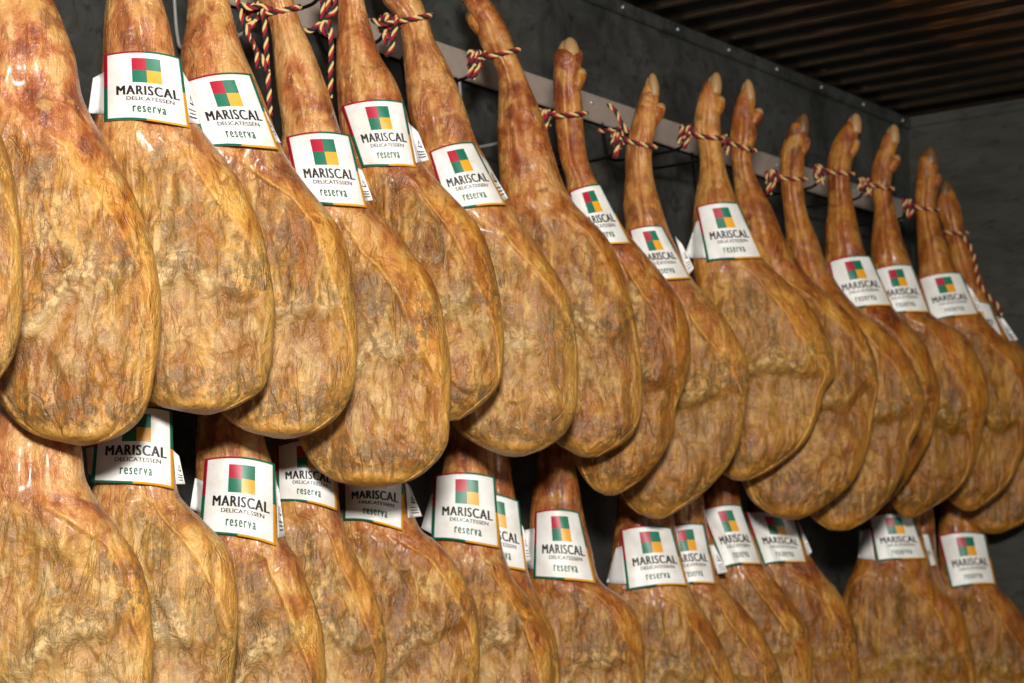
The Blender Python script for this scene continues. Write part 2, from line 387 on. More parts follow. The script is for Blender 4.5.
    # ---- paper label
    def patch(cor, lift=.010, bow=.07, base_d=None, flat=.80):
        TL, TR, BR, BL = [np.array(p, float) for p in cor]
        wpx = np.linalg.norm(TR-TL)
        def f(u, v):   # v=0 bottom
            u = np.asarray(u, float); v = np.asarray(v, float)
            top = TL+(TR-TL)*u[..., None]; bot = BL+(BR-BL)*u[..., None]
            p = bot+(top-bot)*v[..., None]
            us = 2*u-1
            yy = p[..., 1]-bow*wpx*(1-us**2)*(.55+.45*v)+.012*wpx*np.sin(u*5+seed)*(1-v)
            t = Tf(p[..., 1])
            o = (t+lift)*np.sqrt(1-(flat*us)**2)+.004+.0015*np.sin(u*7+v*5+seed)
            sb = (p[..., 0]-np.interp(p[..., 1], y, c))/np.interp(p[..., 1], y, w)
            o = np.maximum(o, t*np.sqrt(np.clip(1-np.abs(sb)**2.3, 0, 1))+.009)
            return at(p[..., 0], yy, depth-o)
        return f
    if lab is not None:
        f = patch(lab); n = 22
        U, W = np.meshgrid(np.linspace(0, 1, n), np.linspace(0, 1, n))
        P0 = f(U, W).reshape(-1, 3); P1 = P0 + HH*.0007
        fr = grid_faces(n, n, False, True); bk = grid_faces(n, n, False)+n*n
        b_idx = list(range(n))+[r*n+n-1 for r in range(1, n)]+[(n-1)*n+k for k in range(n-2, -1, -1)]+[r*n for r in range(n-2, 0, -1)]
        side = [[b_idx[i], b_idx[(i+1) % len(b_idx)], b_idx[(i+1) % len(b_idx)]+n*n, b_idx[i]+n*n] for i in range(len(b_idx))]
        FA = fr.tolist()+bk.tolist()+side
        lo = make('paper_label', np.vstack([P0, P1]), FA, [MAT_LABEL, MAT_PAPER], root, base, midx=[0]*len(fr)+[1]*(len(bk)+len(side)))
        uvl = lo.data.uv_layers.new(name='UVMap')
        uvv = np.tile(np.stack([U.reshape(-1), W.reshape(-1)], 1), (2, 1))
        li = np.empty(len(lo.data.loops), dtype=np.int32); lo.data.loops.foreach_get('vertex_index', li)
        uvl.data.foreach_set('uv', uvv[li].reshape(-1))
        lo['label'] = 'white printed paper label with coloured squares'
        VT, FT, MT, o_ = [], [], [], 0
        for (tv, tf), (ua, ub, va, vb), mi in TXT:
            uu = ua+(ub-ua)*tv[:, 0]; vv = va+(vb-va)*tv[:, 1]
            p = f(uu, vv)-HH*.0011
            VT.append(p); FT += [[i+o_ for i in q_] for q_ in tf]; MT += [mi]*len(tf); o_ += len(p)
        make('lettering', np.vstack(VT), FT, [MAT_INK, MAT_INKG], lo, base, smooth=False, midx=MT)
    def foff(p):
        sb = (p[..., 0]-np.interp(p[..., 1], y, c))/np.interp(p[..., 1], y, w)
        return np.maximum(.016, Tf(p[..., 1])*np.sqrt(np.clip(1-np.abs(sb)**2.3, 0, 1))+.009)
    for fl in flaps:
        n = 8; TL, TR, BR, BL = [np.array(p, float) for p in fl]
        U, W = np.meshgrid(np.linspace(0, 1, n), np.linspace(0, 1, n))
        p = (BL+(BR-BL)*U[..., None]); t_ = (TL+(TR-TL)*U[..., None]); p = p+(t_-p)*W[..., None]
        P0 = at(p[..., 0], p[..., 1], depth-foff(p)+.004*np.sin(U*3)).reshape(-1, 3); P1 = P0+HH*.0007
        b_idx = list(range(n))+[r*n+n-1 for r in range(1, n)]+[(n-1)*n+k for k in range(n-2, -1, -1)]+[r*n for r in range(n-2, 0, -1)]
        FA = grid_faces(n, n, False, True).tolist()+(grid_faces(n, n, False)+n*n).tolist()+[[b_idx[i], b_idx[(i+1) % len(b_idx)], b_idx[(i+1) % len(b_idx)]+n*n, b_idx[i]+n*n] for i in range(len(b_idx))]
        # small printed triangle and lines of small print
        fo = make('label_flap', np.vstack([P0, P1]), FA, MAT_PAPER, root, base)
        fo['label'] = 'plain white back flap of the paper label'
        def g(u, v):
            u = np.asarray(u, float); v = np.asarray(v, float)
            a = BL+(BR-BL)*u[..., None]; b2 = TL+(TR-TL)*u[..., None]; pp = a+(b2-a)*v[..., None]
            return at(pp[..., 0], pp[..., 1], depth-foff(pp)+.004*np.sin(u*3)-.0015)
        VT, FT = [], []
        o_ = 0
        for kk in range(3):
            va = .12+kk*.08
            uu = np.array([.3, .9, .9, .3]); vv = np.array([va, va, va+.025, va+.025])
            VT.append(g(uu, vv)); FT.append([o_, o_+1, o_+2, o_+3]); o_ += 4
        tri = np.array([[.45, .42], [.85, .42], [.65, .66]]); ctr = tri.mean(0)
        inn = ctr+(tri-ctr)*.55
        VT.append(g(np.r_[tri[:, 0], inn[:, 0]], np.r_[tri[:, 1], inn[:, 1]]))
        FT += [[o_, o_+1, o_+4, o_+3], [o_+1, o_+2, o_+5, o_+4], [o_+2, o_, o_+3, o_+5]]
        if (TL[0]+TR[0])/2 > c[np.argmin(np.abs(y-TL[1]))]:
            make('small_print', np.vstack(VT), FT, MAT_INK, fo, base, smooth=False)
    # ---- trotter: two toes and a dewclaw
    if hooves:
        sgn, dark, claw = hooves
        mt = MAT_HOOFD if dark else MAT_HOOF
        sc = ppm/1000*1.9      # px size relative
        tip = tip0; tx = (tip[1]+tip[2])/2; ty = tip[0]
        mmpx = ppm/1000
        i2 = np.argmin(np.abs(y-(ty+26*mmpx))); bx = c[i2]; bw = w[i2]
        for k, (dx, dd, hh_) in enumerate(((.34*sgn, -.006, 0), (-.40*sgn, .004, 7))):
            pts = []
            for t_ in np.linspace(0, 1, 12):
                yy = ty+hh_*mmpx*.8+t_*50*mmpx
                xx = tx+(bx-tx)*t_+dx*bw*(.3+.7*t_)
                pts.append((xx, yy, depth+dd-.004))
            P_ = np.array(pts); C = at(P_[:, 0], P_[:, 1], P_[:, 2])
            tr = np.linspace(0, 1, 12); r_ = (bw/ppm)*.76*np.clip(1-(1-tr)**2.6, 0, 1)**.55*(1-.2*tr**3)+.0012
            v, fc = tube(C, r_, 14)
            n3_ = fbm(v[:, 0]*120, v[:, 1]*120, v[:, 2]*120, 2)
            v = v+HH*(n3_*.001)[:, None]
            make('hoof', v, fc, mt, root, base)
        # dewclaw
        (cx_, cy_) = claw
        i3 = np.argmin(np.abs(y-(cy_+34*mmpx))); sx_ = c[i3]+sgn*w[i3]*.55
        tr = np.linspace(0, 1, 14)
        px_ = cx_+(sx_-cx_)*tr+sgn*3*mmpx*np.sin(tr*PI); py_ = cy_+tr*36*mmpx
        C = at(px_, py_, depth-.004+0*tr)
        v, fc = tube(C, .0150*np.sqrt(np.clip(1-(1-tr)**2, 0, 1))+.0012, 12)
        dob = make('dewclaw', v, fc, MAT_HAM, root, base)
        n_ = len(v)
        for nm_, colr in (('zones', (0, 0, 0, 1)), ('zones2', (0, 1, 0, 1))):
            a_ = dob.data.attributes.new(nm_, 'FLOAT_COLOR', 'POINT'); a_.data.foreach_set('color', np.tile(np.array(colr, np.float32), n_))
        v, fc = tube(C[:5]-HH*.0004, .0155*np.sqrt(np.clip(1-(1-tr[:5])**2, 0, 1))+.0018, 12)
        make('claw_tip', v, fc, mt, dob, base)
    # ---- cord
    hook_pt = None
    paths = []
    if ring is not None:
        ry, tiltpx, ks = ring      # y of ring, tilt in px, side of knot
        i4 = np.argmin(np.abs(y-ry)); a = np.linspace(-.3, 2*PI+.3, 26)
        rx = c[i4]+ (w[i4]+3.2)*np.cos(a); ryy = ry+tiltpx*np.cos(a)+1.2*np.sin(a*.5)
        paths.append(at(rx, ryy, depth-(T[i4]+.006)*np.sin(a)))
        if knot:
            kx = c[i4]+ks*(w[i4]+11*ppm/550); ky = ry-ks*(-tiltpx)+rnd.uniform(-2, 3)
            kp = at(kx, ky, depth)
            hook_pt = kp
            m_ = np.linspace(0, 2*PI*2.6, 34)
            R_ = .011
            pa = rnd.uniform(0, 6, 4)
            kn = kp+RR*(R_*1.0*np.sin(m_*1.0+pa[0]))[:, None]+np.array([0, 0, 1])*(R_*1.35*np.sin(m_*1.37+pa[1]))[:, None]+HH*(R_*.8*np.cos(m_*.9+pa[2]))[:, None]
            lead = at(np.array([c[i4]+ks*w[i4]*.9, (c[i4]+ks*w[i4]+kx)/2]), np.array([ry-1, ky-2]), np.array([depth-T[i4]*.6, depth-.012]))
            paths.append(np.vstack([lead, kn]))
            for e in range(2):
                L_ = rnd.uniform(.022, .045)
                s0 = kp+RR*rnd.uniform(-.01, .01)-HH*.008
                paths.append(np.array([s0+np.array([0, 0, .012]), s0-HH*.004, s0+RR*rnd.uniform(-.008, .008)-np.array([0, 0, L_*.5]), s0+RR*rnd.uniform(-.012, .012)-np.array([0, 0, L_])]))
    for cp in cords:
        cp = np.array(cp, float); paths.append(at(cp[:, 0], cp[:, 1], depth-cp[:, 2]))
    if paths:
        v, fc, mi = cord(paths)
        co = make('tie_cord', v, fc, MAT_C, root, base, midx=mi)
        co['label'] = 'twisted red, cream and black cord'
    return root, hook_pt

# ------------------------------------------------------------ data (pixel stations -> real hams)
UP = 'cured hams hanging in the upper row'; LOW = 'cured hams hanging in the lower row'
H = []
def add(row, key, dpx, st, label, **kw): H.append(dict(row=row, key=key, dpx=dpx, st=st, label=label, kw=kw))
add(1,'A',-50,[(-175,-70,-60),(-150,-84,-46),(-110,-88,-42),(-60,-90,-36),(40,-104,-25),(110,-118,-8),(160,-130,10),(220,-140,19),(280,-143,23),(330,-140,20),(360,-130,12),(390,-108,-10),(406,-86,-34),(413,-62,-56)],
    'golden cured ham cut off by the left edge, only its right side showing', arch=30)
add(1,'B',60,[(-165,0,10),(-145,-14,24),(-110,-20,32),(-70,-20,34),(-25,-28,44),(20,-35,62),(60,-42,76),(100,-46,84),(140,-50,105),(170,-50,122),(200,-48,137),(250,-42,153),(300,-34,161),(350,-22,159),(380,-12,154),(400,-2,150),(420,14,140),(436,38,120),(446,80,88)],
    'large pale golden ham without a label, frontmost in the upper row', arch=112)
add(1,'C',150,[(-150,120,130),(-130,108,144),(-95,108,146),(-60,112,146),(-20,108,156),(20,104,168),(60,102,176),(100,98,183),(130,92,202),(160,88,225),(185,88,243),(225,90,260),(260,95,268),(300,102,274),(340,112,274),(370,122,270),(390,136,262),(406,160,238),(415,200,210)],
    'ham just right of the large unlabelled one, label upright above a dark streaked face', lab=[(104,55),(181,58),(190,127),(104,121)], flaps=[[(93,78),(108,70),(108,114),(88,113)],[(182,70),(190,84),(200,124),(186,122)]])
add(1,'D',232,[(-130,198,210),(-112,188,220),(-80,184,222),(-50,186,220),(-15,188,226),(20,186,234),(50,181,243),(80,178,256),(110,176,268),(150,172,283),(180,172,302),(206,176,323),(230,180,340),(268,190,351),(319,202,357),(360,208,357),(391,212,352),(414,222,340),(430,244,320),(439,278,292)],
    'ham with a right-leaning label beside two loose hanging cords', lab=[(183,82),(251,74),(279,149),(205,148)], flaps=[[(180,82),(190,90),(202,118),(192,116)],[(256,100),(264,108),(281,143),(270,140)]])
add(1,'E',318,[(-62,262,272),(-45,252,284),(-15,252,290),(8,263,296),(29,270,303),(53,273,314),(94,277,329),(135,282,342),(170,272,356),(206,262,372),(230,262,394),(250,264,408),(278,270,431),(319,280,444),(370,288,451),(415,293,450),(447,302,446),(468,316,430),(481,336,410),(488,366,382)],
    'lowest-hanging long ham left of centre, cord around its shank, label tucked behind left neighbour', ring=(10,-3,-1), lab=[(286,137),(350,135),(367,208),(300,205)], flaps=[[(352,165),(362,170),(373,200),(362,202)]],
    cords=[[(262,4,.03),(265,30,.03),(267,62,.025),(269,92,.02),(270,116,.02)],[(236,-6,.03),(243,20,.035),(252,42,.03),(262,58,.03),(268,72,.03)],[(240,4,.04),(250,8,.04),(262,6,.035),(272,10,.03)],[(248,34,.03),(256,50,.03),(258,68,.03)]])
add(1,'F',378,[(-85,336,346),(-66,326,358),(-35,328,362),(-15,334,362),(9,338,366),(53,336,379),(76,336,393),(97,337,402),(130,340,412),(150,346,418),(170,350,428),(206,358,462),(232,366,482),(263,374,493),(311,384,502),(358,394,504),(386,404,498),(408,420,478),(421,440,458)],
    'orange-shanked ham with a high label and a loose cord hanging along its left side', lab=[(341,106),(404,102),(416,168),(362,167)], flaps=[[(408,122),(418,132),(429,160),(416,163)]],
    ring=(-22,-3,-1), cords=[[(330,-12,.03),(328,14,.03),(331,38,.03),(331,64,.025),(330,98,.02)],[(322,-10,.03),(323,12,.035),(322,28,.035),(328,36,.03)],[(336,-4,.03),(334,12,.035),(324,20,.035),(312,30,.03),(304,30,.02)]])
add(1,'G',465,[(-50,370,380),(-35,368,396),(-18,372,408),(0,381,421),(18,396,428),(38,402,434),(63,404,447),(88,406,458),(116,409,468),(140,417,476),(170,412,492),(208,406,512),(255,410,544),(293,418,567),(344,428,577),(386,438,578),(410,446,576),(432,458,566),(448,484,546),(457,508,522)],
    'ham left of the bare trotter at the top edge, cord-tied shank and right-leaning label', ring=(18,-3,-1), lab=[(429,152),(473,142),(506,205),(447,211)], flaps=[[(478,152),(486,160),(508,198),(500,204)]],
    cords=[[(398,18,.03),(394,34,.035),(391,50,.03),(386,56,.03)],[(372,20,.02),(382,24,.03),(394,22,.03)]])
add(1,'H',545,[(-24,458,468),(-10,460,482),(4,464,493),(23,474,505),(48,482,515),(65,494,521),(80,498,527),(107,498,539),(130,497,547),(155,498,554),(180,500,562),(205,502,576),(241,506,609),(288,514,628),(335,520,638),(391,530,643),(425,542,638),(443,556,624),(458,582,596)],
    'unlabelled ham whose trotter touches the top edge, leaning left before the rail', ring=(53,-4,-1), arch=195, hooves=(-1,True,(468,12)))
add(1,'I',595,[(37,563,573),(44,557,580),(57,554,583),(80,553,580),(112,554,583),(123,555,583),(156,559,587),(180,566,596),(200,566,607),(225,562,622),(243,560,636),(283,562,669),(316,566,686),(353,568,691),(385,566,685),(405,566,677),(424,568,675),(448,571,667),(472,580,650),(488,592,630),(496,606,614)],
    'ham with an upright two-toed trotter beside a rail screw, its label steeply tilted', ring=(114,-1,-1), lab=[(569,192),(600,184),(631,243),(582,249)], hooves=(1,False,(582,68)))
add(1,'J',665,[(73,648,655),(82,644,660),(99,639,659),(121,632,658),(143,627,653),(158,625,652),(180,625,654),(205,623,661),(227,625,668),(250,622,678),(281,618,694),(310,618,720),(338,618,737),(360,618,747),(385,617,750),(405,615,746),(425,612,744),(452,610,736),(474,611,722),(496,619,700),(511,634,678),(519,652,662)],
    'ham with a bare wire hook and big cord knot left of its dark red shank', ring=(143,4,-1), lab=[(629,230),(662,226),(691,278),(642,284)], flaps=[[(675,236),(682,244),(694,268),(688,276)]], hooves=(1,False,(662,103)),
    cords=[[(622,128,.02),(610,130,.0),(598,131,-.03)],[(608,104,.01),(616,112,.02),(622,124,.03),(628,132,.03)]])
add(1,'K',735,[(72,712,719),(84,702,722),(107,696,720),(131,694,721),(150,699,722),(173,699,727),(195,695,735),(215,693,743),(240,692,754),(262,692,766),(280,694,785),(301,698,806),(325,702,822),(350,706,832),(373,708,835),(391,708,825),(416,706,818),(443,708,804),(468,716,775),(481,734,748)],
    'upper ham with a squarely facing label, white flap sticking out at its left', ring=(136,2,-1), lab=[(696,207),(738,203),(763,258),(707,262)], flaps=[[(696,222),(702,218),(706,258),(684,258)]], hooves=(1,False,(721,96)))
add(1,'L',770,[(79,744,750),(89,740,756),(107,734,756),(134,730,757),(152,731,752),(165,732,752),(184,734,759),(210,736,773),(240,738,785),(262,738,799),(280,738,812),(301,738,837),(328,740,861),(360,740,876),(387,738,878),(402,736,875),(430,734,872),(455,735,866),(480,741,854),(501,752,832),(514,770,812),(520,788,798)],
    'unlabelled ham close behind the squarely labelled one, with a dark red bruise under its cord', ring=(146,5,-1), arch=262, hooves=(1,False,(760,108)))
add(1,'M',822,[(113,800,806),(119,792,809),(131,788,808),(150,781,805),(173,780,804),(192,781,804),(215,784,808),(243,786,819),(267,788,828),(290,790,842),(310,792,860),(336,796,893),(373,798,917),(400,798,924),(425,796,920),(445,795,911),(465,795,906),(485,796,897),(505,802,884),(520,814,868),(531,830,848)],
    'unlabelled ham with a blackened hoof tip and a bare pinkish shank', ring=(178,1,-1), arch=275, hooves=(1,True,(807,136)))
add(1,'N',868,[(113,852,858),(123,843,862),(144,832,856),(165,827,852),(184,828,850),(207,828,854),(230,825,859),(255,825,866),(280,822,878),(306,820,892),(340,822,922),(373,826,936),(400,830,940),(420,832,936),(443,832,929),(468,834,915),(490,842,900),(505,854,884),(512,866,872)],
    'ham with a hooked trotter bending right, leftmost of the three far labelled ones', ring=(172,2,-1), lab=[(828,262),(870,256),(893,306),(840,311)], hooves=(1,False,(857,139)))
add(1,'O',908,[(124,890,896),(131,884,900),(145,880,898),(160,874,894),(176,871,892),(190,872,891),(213,874,896),(240,871,903),(265,871,912),(290,870,923),(313,868,931),(335,868,964),(373,870,985),(402,872,990),(427,874,983),(449,875,979),(477,878,968),(496,885,950),(510,896,928),(519,906,912)],
    'middle one of the three far labelled hams of the upper row', ring=(186,3,-1), lab=[(873,270),(912,265),(930,312),(882,316)], hooves=(1,False,(898,155)))
add(1,'P',960,[(146,925,932),(152,920,938),(165,918,938),(188,915,938),(206,915,936),(237,917,944),(269,918,956),(295,917,968),(315,916,982),(335,918,1000),(354,920,1020),(385,922,1036),(410,924,1038),(435,926,1031),(457,928,1022),(482,935,1010),(500,948,992),(511,964,974)],
    'ham with a straight trotter before the end wall, rightmost of three far labelled ones', ring=(208,2,-1), lab=[(918,279),(961,273),(979,314),(931,322)], flaps=[[(963,280),(972,290),(984,311),(976,312)]], hooves=(1,True,(938,172)))
add(1,'Q',1000,[(180,944,950),(190,938,955),(205,936,960),(220,940,963),(237,945,966),(266,950,977),(301,952,992),(325,952,1004),(345,952,1020),(370,955,1046),(400,958,1062),(435,958,1068),(470,956,1062),(500,956,1048),(522,966,1026),(534,984,1000)],
    'farthest ham of the upper row, loose cord draped down its shank', ring=(232,1,1), knot=False, hooves=(-1,True,(942,205)), lab=[(952,302),(990,304),(1003,336),(962,334)], flaps=[[(996,316),(1003,318),(1018,340),(1010,341)]],
    cords=[[(963,236,.02),(972,250,.03),(976,268,.035),(980,284,.04),(990,298,.045),(998,306,.045),(1001,316,.045)]])
# lower row
add(2,'a',20,[(190,2,10),(205,-8,22),(235,-10,26),(260,-8,28),(300,-12,40),(350,-16,55),(400,-22,68),(446,-28,81),(483,-34,88),(520,-38,112),(557,-40,137),(582,-38,146),(620,-34,152),(657,-28,153),(700,-15,148),(735,5,130),(755,30,105),(763,60,76)],
    'unlabelled ham at the bottom left corner, a large olive face under pale skin', arch=490)
add(2,'b',135,[(165,130,138),(180,118,148),(210,116,150),(240,118,150),(290,112,158),(340,106,163),(400,100,168),(450,96,173),(490,92,178),(505,88,188),(520,84,203),(549,80,228),(578,80,236),(615,82,238),(650,88,236),(690,98,230),(730,112,214),(755,140,190),(762,160,172)],
    'lower ham whose label top is tucked under the large unlabelled upper ham', lab=[(97,412),(172,410),(174,490),(91,482)], flaps=[[(86,448),(96,446),(94,476),(88,474)],[(173,450),(179,456),(185,484),(176,484)]])
add(2,'c',237,[(185,226,234),(200,214,246),(230,212,248),(260,214,248),(300,210,250),(350,206,254),(400,200,258),(437,196,264),(470,196,274),(510,196,280),(543,190,288),(560,186,300),(578,184,306),(615,184,319),(649,188,325),(690,196,325),(730,210,312),(760,235,290),(770,258,268)],
    'lower ham with a glossy pink shank above a fully visible label, left of the photo', lab=[(205,459),(275,464),(276,546),(199,532)], flaps=[[(195,478),(205,482),(202,514),(190,508)],[(276,480),(279,490),(285,536),(278,538)]])
add(2,'d',305,[(190,297,305),(205,286,314),(235,285,317),(260,286,316),(320,280,320),(380,276,326),(430,272,332),(470,270,337),(510,268,340),(525,264,344),(557,258,356),(595,254,375),(626,254,384),(657,258,386),(700,268,380),(740,285,360),(762,308,335),(768,318,325)],
    'lower ham with pink-tan skin below a label clipped by the upper ham in front', lab=[(276,446),(334,440),(337,510),(277,500)])
add(2,'e',372,[(190,363,371),(205,350,380),(235,348,383),(260,350,382),(320,346,388),(380,344,394),(430,340,400),(480,338,406),(525,336,418),(540,334,434),(557,332,450),(599,332,474),(636,336,479),(680,344,478),(720,358,462),(750,382,436),(762,404,416)],
    'lower ham whose label hides half under the lowest-hanging upper ham', lab=[(342,468),(404,458),(403,530),(343,520)], flaps=[[(405,482),(410,486),(422,516),(408,518)]])
add(2,'f',466,[(205,453,461),(220,442,472),(250,442,475),(280,444,474),(340,444,478),(400,444,482),(454,444,487),(480,440,493),(515,436,498),(547,430,502),(570,426,510),(582,424,516),(615,420,540),(640,420,550),(680,424,552),(720,434,542),(750,456,518),(760,480,495)],
    'lower ham with an upright full label overlapping a second label on its right', lab=[(434,476),(495,477),(500,548),(431,540)], flaps=[[(431,494),(436,492),(432,534),(421,528)]])
add(2,'g',505,[(200,485,493),(215,474,502),(250,475,504),(280,476,502),(340,474,504),(400,472,507),(454,470,510),(490,468,514),(530,466,522),(571,462,528),(600,458,540),(640,456,556),(680,458,561),(720,466,552),(750,484,530),(758,500,512)],
    'narrow sliver of lower ham with a dark red shank and a half-hidden label', lab=[(464,492),(519,501),(527,572),(470,564)], flaps=[[(520,520),(524,530),(531,560),(526,562)]])
add(2,'h',563,[(215,549,557),(230,538,566),(260,538,569),(290,540,568),(350,540,570),(410,538,572),(460,536,575),(490,533,580),(515,530,584),(550,528,592),(580,526,600),(597,524,622),(613,522,636),(637,522,642),(680,526,645),(715,534,634),(742,554,612),(750,575,590)],
    'lower ham with a long bare tan shank beside open dark wall and a clear label', lab=[(535,512),(579,512),(596,584),(533,578)], flaps=[[(525,530),(535,528),(534,570),(523,566)]])
add(2,'i',652,[(235,635,643),(250,622,650),(280,622,655),(310,624,654),(370,622,656),(430,620,662),(480,618,668),(520,616,674),(550,612,680),(587,606,690),(619,604,708),(652,602,726),(683,604,736),(715,612,738),(740,626,728),(760,648,704),(768,668,684)],
    'lower ham whose full label covers the left half of the label behind it', lab=[(620,530),(672,528),(688,586),(627,590)], flaps=[[(616,548),(622,546),(627,584),(606,583)]])
add(2,'j',695,[(235,683,689),(250,672,698),(280,671,699),(310,672,698),(370,670,698),(430,668,700),(480,666,702),(520,664,706),(550,664,712),(584,660,722),(608,658,744),(641,656,767),(678,658,782),(715,668,784),(740,684,772),(760,704,748),(766,720,732)],
    'lower ham with a bright yellow fat stripe, its label showing only the right half', lab=[(660,530),(704,524),(716,584),(672,587)], flaps=[[(709,545),(714,545),(728,572),(718,574)]])
add(2,'k',735,[(235,713,721),(250,702,728),(280,702,731),(310,703,730),(370,702,732),(430,702,734),(480,702,738),(510,700,743),(540,702,754),(565,702,764),(595,700,787),(623,698,806),(645,698,811),(683,702,812),(715,712,806),(740,730,786),(752,752,766)],
    'lower ham with a wine-red shank, left one of two side-by-side labels', lab=[(701,510),(741,505),(762,564),(724,568)])
add(2,'l',785,[(235,757,763),(250,746,772),(280,747,775),(310,748,774),(370,748,778),(430,748,782),(480,748,788),(520,746,796),(555,744,810),(575,742,824),(592,740,839),(620,740,853),(645,740,858),(683,744,858),(715,754,848),(740,772,826),(750,790,806)],
    'lower ham right of the wine-red shank, ending at the dark gap', lab=[(745,512),(795,518),(807,562),(764,566)], flaps=[[(797,520),(799,522),(812,552),(808,556)]])
add(2,'m',890,[(245,881,887),(260,872,896),(285,872,901),(310,874,900),(370,872,902),(430,870,906),(480,868,912),(515,866,918),(540,861,924),(562,856,930),(585,846,938),(608,840,960),(646,836,972),(683,838,976),(715,848,972),(740,868,950),(752,898,920)],
    'broad lower ham right of the dark gap, its peaked brown face fully visible', lab=[(868,517),(912,515),(927,559),(877,562)], flaps=[[(860,531),(870,528),(875,560),(858,558)]])
add(2,'o',915,[(245,913,919),(260,904,924),(290,904,928),(320,904,928),(400,904,930),(470,906,932),(515,906,934),(566,900,938),(600,890,950),(640,884,964),(683,884,970),(715,892,965),(740,912,950),(748,925,935)],
    'lower ham almost hidden, only a dark shank and a sliver of red-edged label showing', lab=[(900,538),(929,534),(937,566),(908,572)])
add(2,'n',945,[(260,953,959),(275,944,968),(305,944,970),(330,945,968),(400,944,972),(470,942,978),(533,938,986),(560,938,992),(586,936,998),(608,932,1018),(640,930,1034),(683,930,1042),(715,940,1040),(740,965,1025),(748,990,1002)],
    'lower ham in the bottom right corner with an upright label before the dark end wall', lab=[(938,536),(985,534),(996,585),(951,588)])

for h in H:      # lower hams hang by shorter shanks tucked behind the upper ones
    if h['row'] == 2:
        st_ = h['st']; yc = st_[0][0]+(50 if h['dpx'] > 600 else 15)
        kp_ = [q for q in st_ if q[0] > yc+12]
        mid = (kp_[0][1]+kp_[0][2])/2; hw = (kp_[0][2]-kp_[0][1])/2
        h['st'] = [(yc, mid-hw*.3, mid+hw*.3), (yc+6, mid-hw*.8, mid+hw*.8)]+kp_
for row, yp, mn in ((1, ROW1, .125), (2, ROW2, .10)):
    hs = [h for h in H if h['row'] == row]
    d = np.array([depth_y(float(h['dpx']), yp) for h in hs]); d0 = d.copy()
    for _ in range(400):
        for i in range(len(d)-1):
            g = d[i+1]-d[i]
            if g < mn: d[i] -= (mn-g)/2; d[i+1] += (mn-g)/2
    for h, dd in zip(hs, d): h['depth'] = float(dd)
    print('DEPTH', row, [(h['key'], round(h['depth'], 2)) for h in hs])
hooks = []
for i, h in enumerate(H):
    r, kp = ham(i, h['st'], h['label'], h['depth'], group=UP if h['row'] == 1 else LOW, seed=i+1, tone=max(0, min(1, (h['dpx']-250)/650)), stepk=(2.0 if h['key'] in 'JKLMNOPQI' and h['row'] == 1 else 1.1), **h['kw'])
    if kp is not None: hooks.append(kp)

# ------------------------------------------------------------ rail with hooks
rail = bpy.data.objects.new('hanging_rail', None); col.objects.link(rail)
yr = WALL-.02
pA = on_y(440., 45., yr); pB = on_y(812., 168., yr); pC = on_y(600., 124., yr)
zt = (pA[2]+pB[2])/2; zb = pC[2]
pl = on_y(600., 97., yr); zt = (zt+pl[2])/2
rail.location = (2.0, yr, zb)
rail['label'] = 'flat steel hanging rail screwed along the dark wall behind the trotters'; rail['category'] = 'rail'
ro = np.array([2.0, yr, zb])
def bbox_bev(v0, v1, b=.002):
    import bmesh
    bm_ = bmesh.new(); v, f = box(v0, v1)
    vs = [bm_.verts.new(p) for p in v]
    for q_ in f: bm_.faces.new([vs[k] for k in q_])
    bmesh.ops.bevel(bm_, geom=bm_.edges[:], offset=b, segments=2, affect='EDGES')
    bmesh.ops.recalc_face_normals(bm_, faces=bm_.faces[:])
    V_ = [tuple(x.co) for x in bm_.verts]; bm_.verts.index_update(); F_ = [[x.index for x in q_.verts] for q_ in bm_.faces]; bm_.free()
    return V_, F_
xe = WALL/ math.tan(HEAD-math.atan(410/ (F_PX/math.cos(PITCH))))
v, f = bbox_bev((.6, yr-.004, zb), (xe-.10, yr+.004, zt)); make('rail_strip', v, f, MAT_STRIP, rail, ro, smooth=False)
for k, X in enumerate(np.arange(.9, xe-.2, .42)):
    v, f = tube([(X, yr+.003, (zb+zt)/2), (X, WALL+.005, (zb+zt)/2)], .012, 12); make('standoff', v, f, MAT_ROD, rail, ro)
    sxp = on_y(590.5, 108.5, yr)[0] + (k-5)*.42
    v, f = tube([(sxp, yr-.002, zt-.022), (sxp, yr-.0055, zt-.022), (sxp, yr-.0075, zt-.022)], [.0055, .0055, .003], 12); make('screw', v, f, MAT_WIRE, rail, ro)
for k, kp in enumerate(hooks):
    X, yk, zk = kp
    ang = [(X, yr, zb+.006), (X, yr-.012, zb-.004), (X, yr-.03, zk-.045 if zk-.045 < zb-.02 else zb-.02)]
    path = np.array([(X, yr, zb+.01), (X, yr-.015, min(zb-.01, zk-.01)), (X, yr-.035, zk-.036), (X, (yr+yk)/2, zk-.038), (X, yk+.03, zk-.036), (X, yk+.006, zk-.024), (X, yk, zk+.004)])
    v, f = tube(catmull(path, 40), .0036, 8); make('hook', v, f, MAT_WIRE if k in (0, 4) else MAT_ROD, rail, ro)

# ------------------------------------------------------------ room
def struct(name, v, f, mat, smooth=False):
    o = make(name, v, f, mat, smooth=smooth); o['kind'] = 'structure'; return o
cr = on_y(920., 116., WALL); zc = float(cr[2]); zc = (zc + float(on_y(600., 3., WALL)[2]))/2
X0 = -1.2; Y0 = -2.2
v, f = box((X0, WALL, 0), (xe+.06, WALL+.06, zc)); struct('wall_left', v, f, MAT_WALL)
v, f = box((xe, Y0, 0), (xe+.06, WALL, zc)); struct('wall_back', v, f, MAT_END)
v, f = box((X0, Y0, -.05), (xe+.06, WALL+.06, 0)); struct('floor', v, f, MAT_FLOOR)
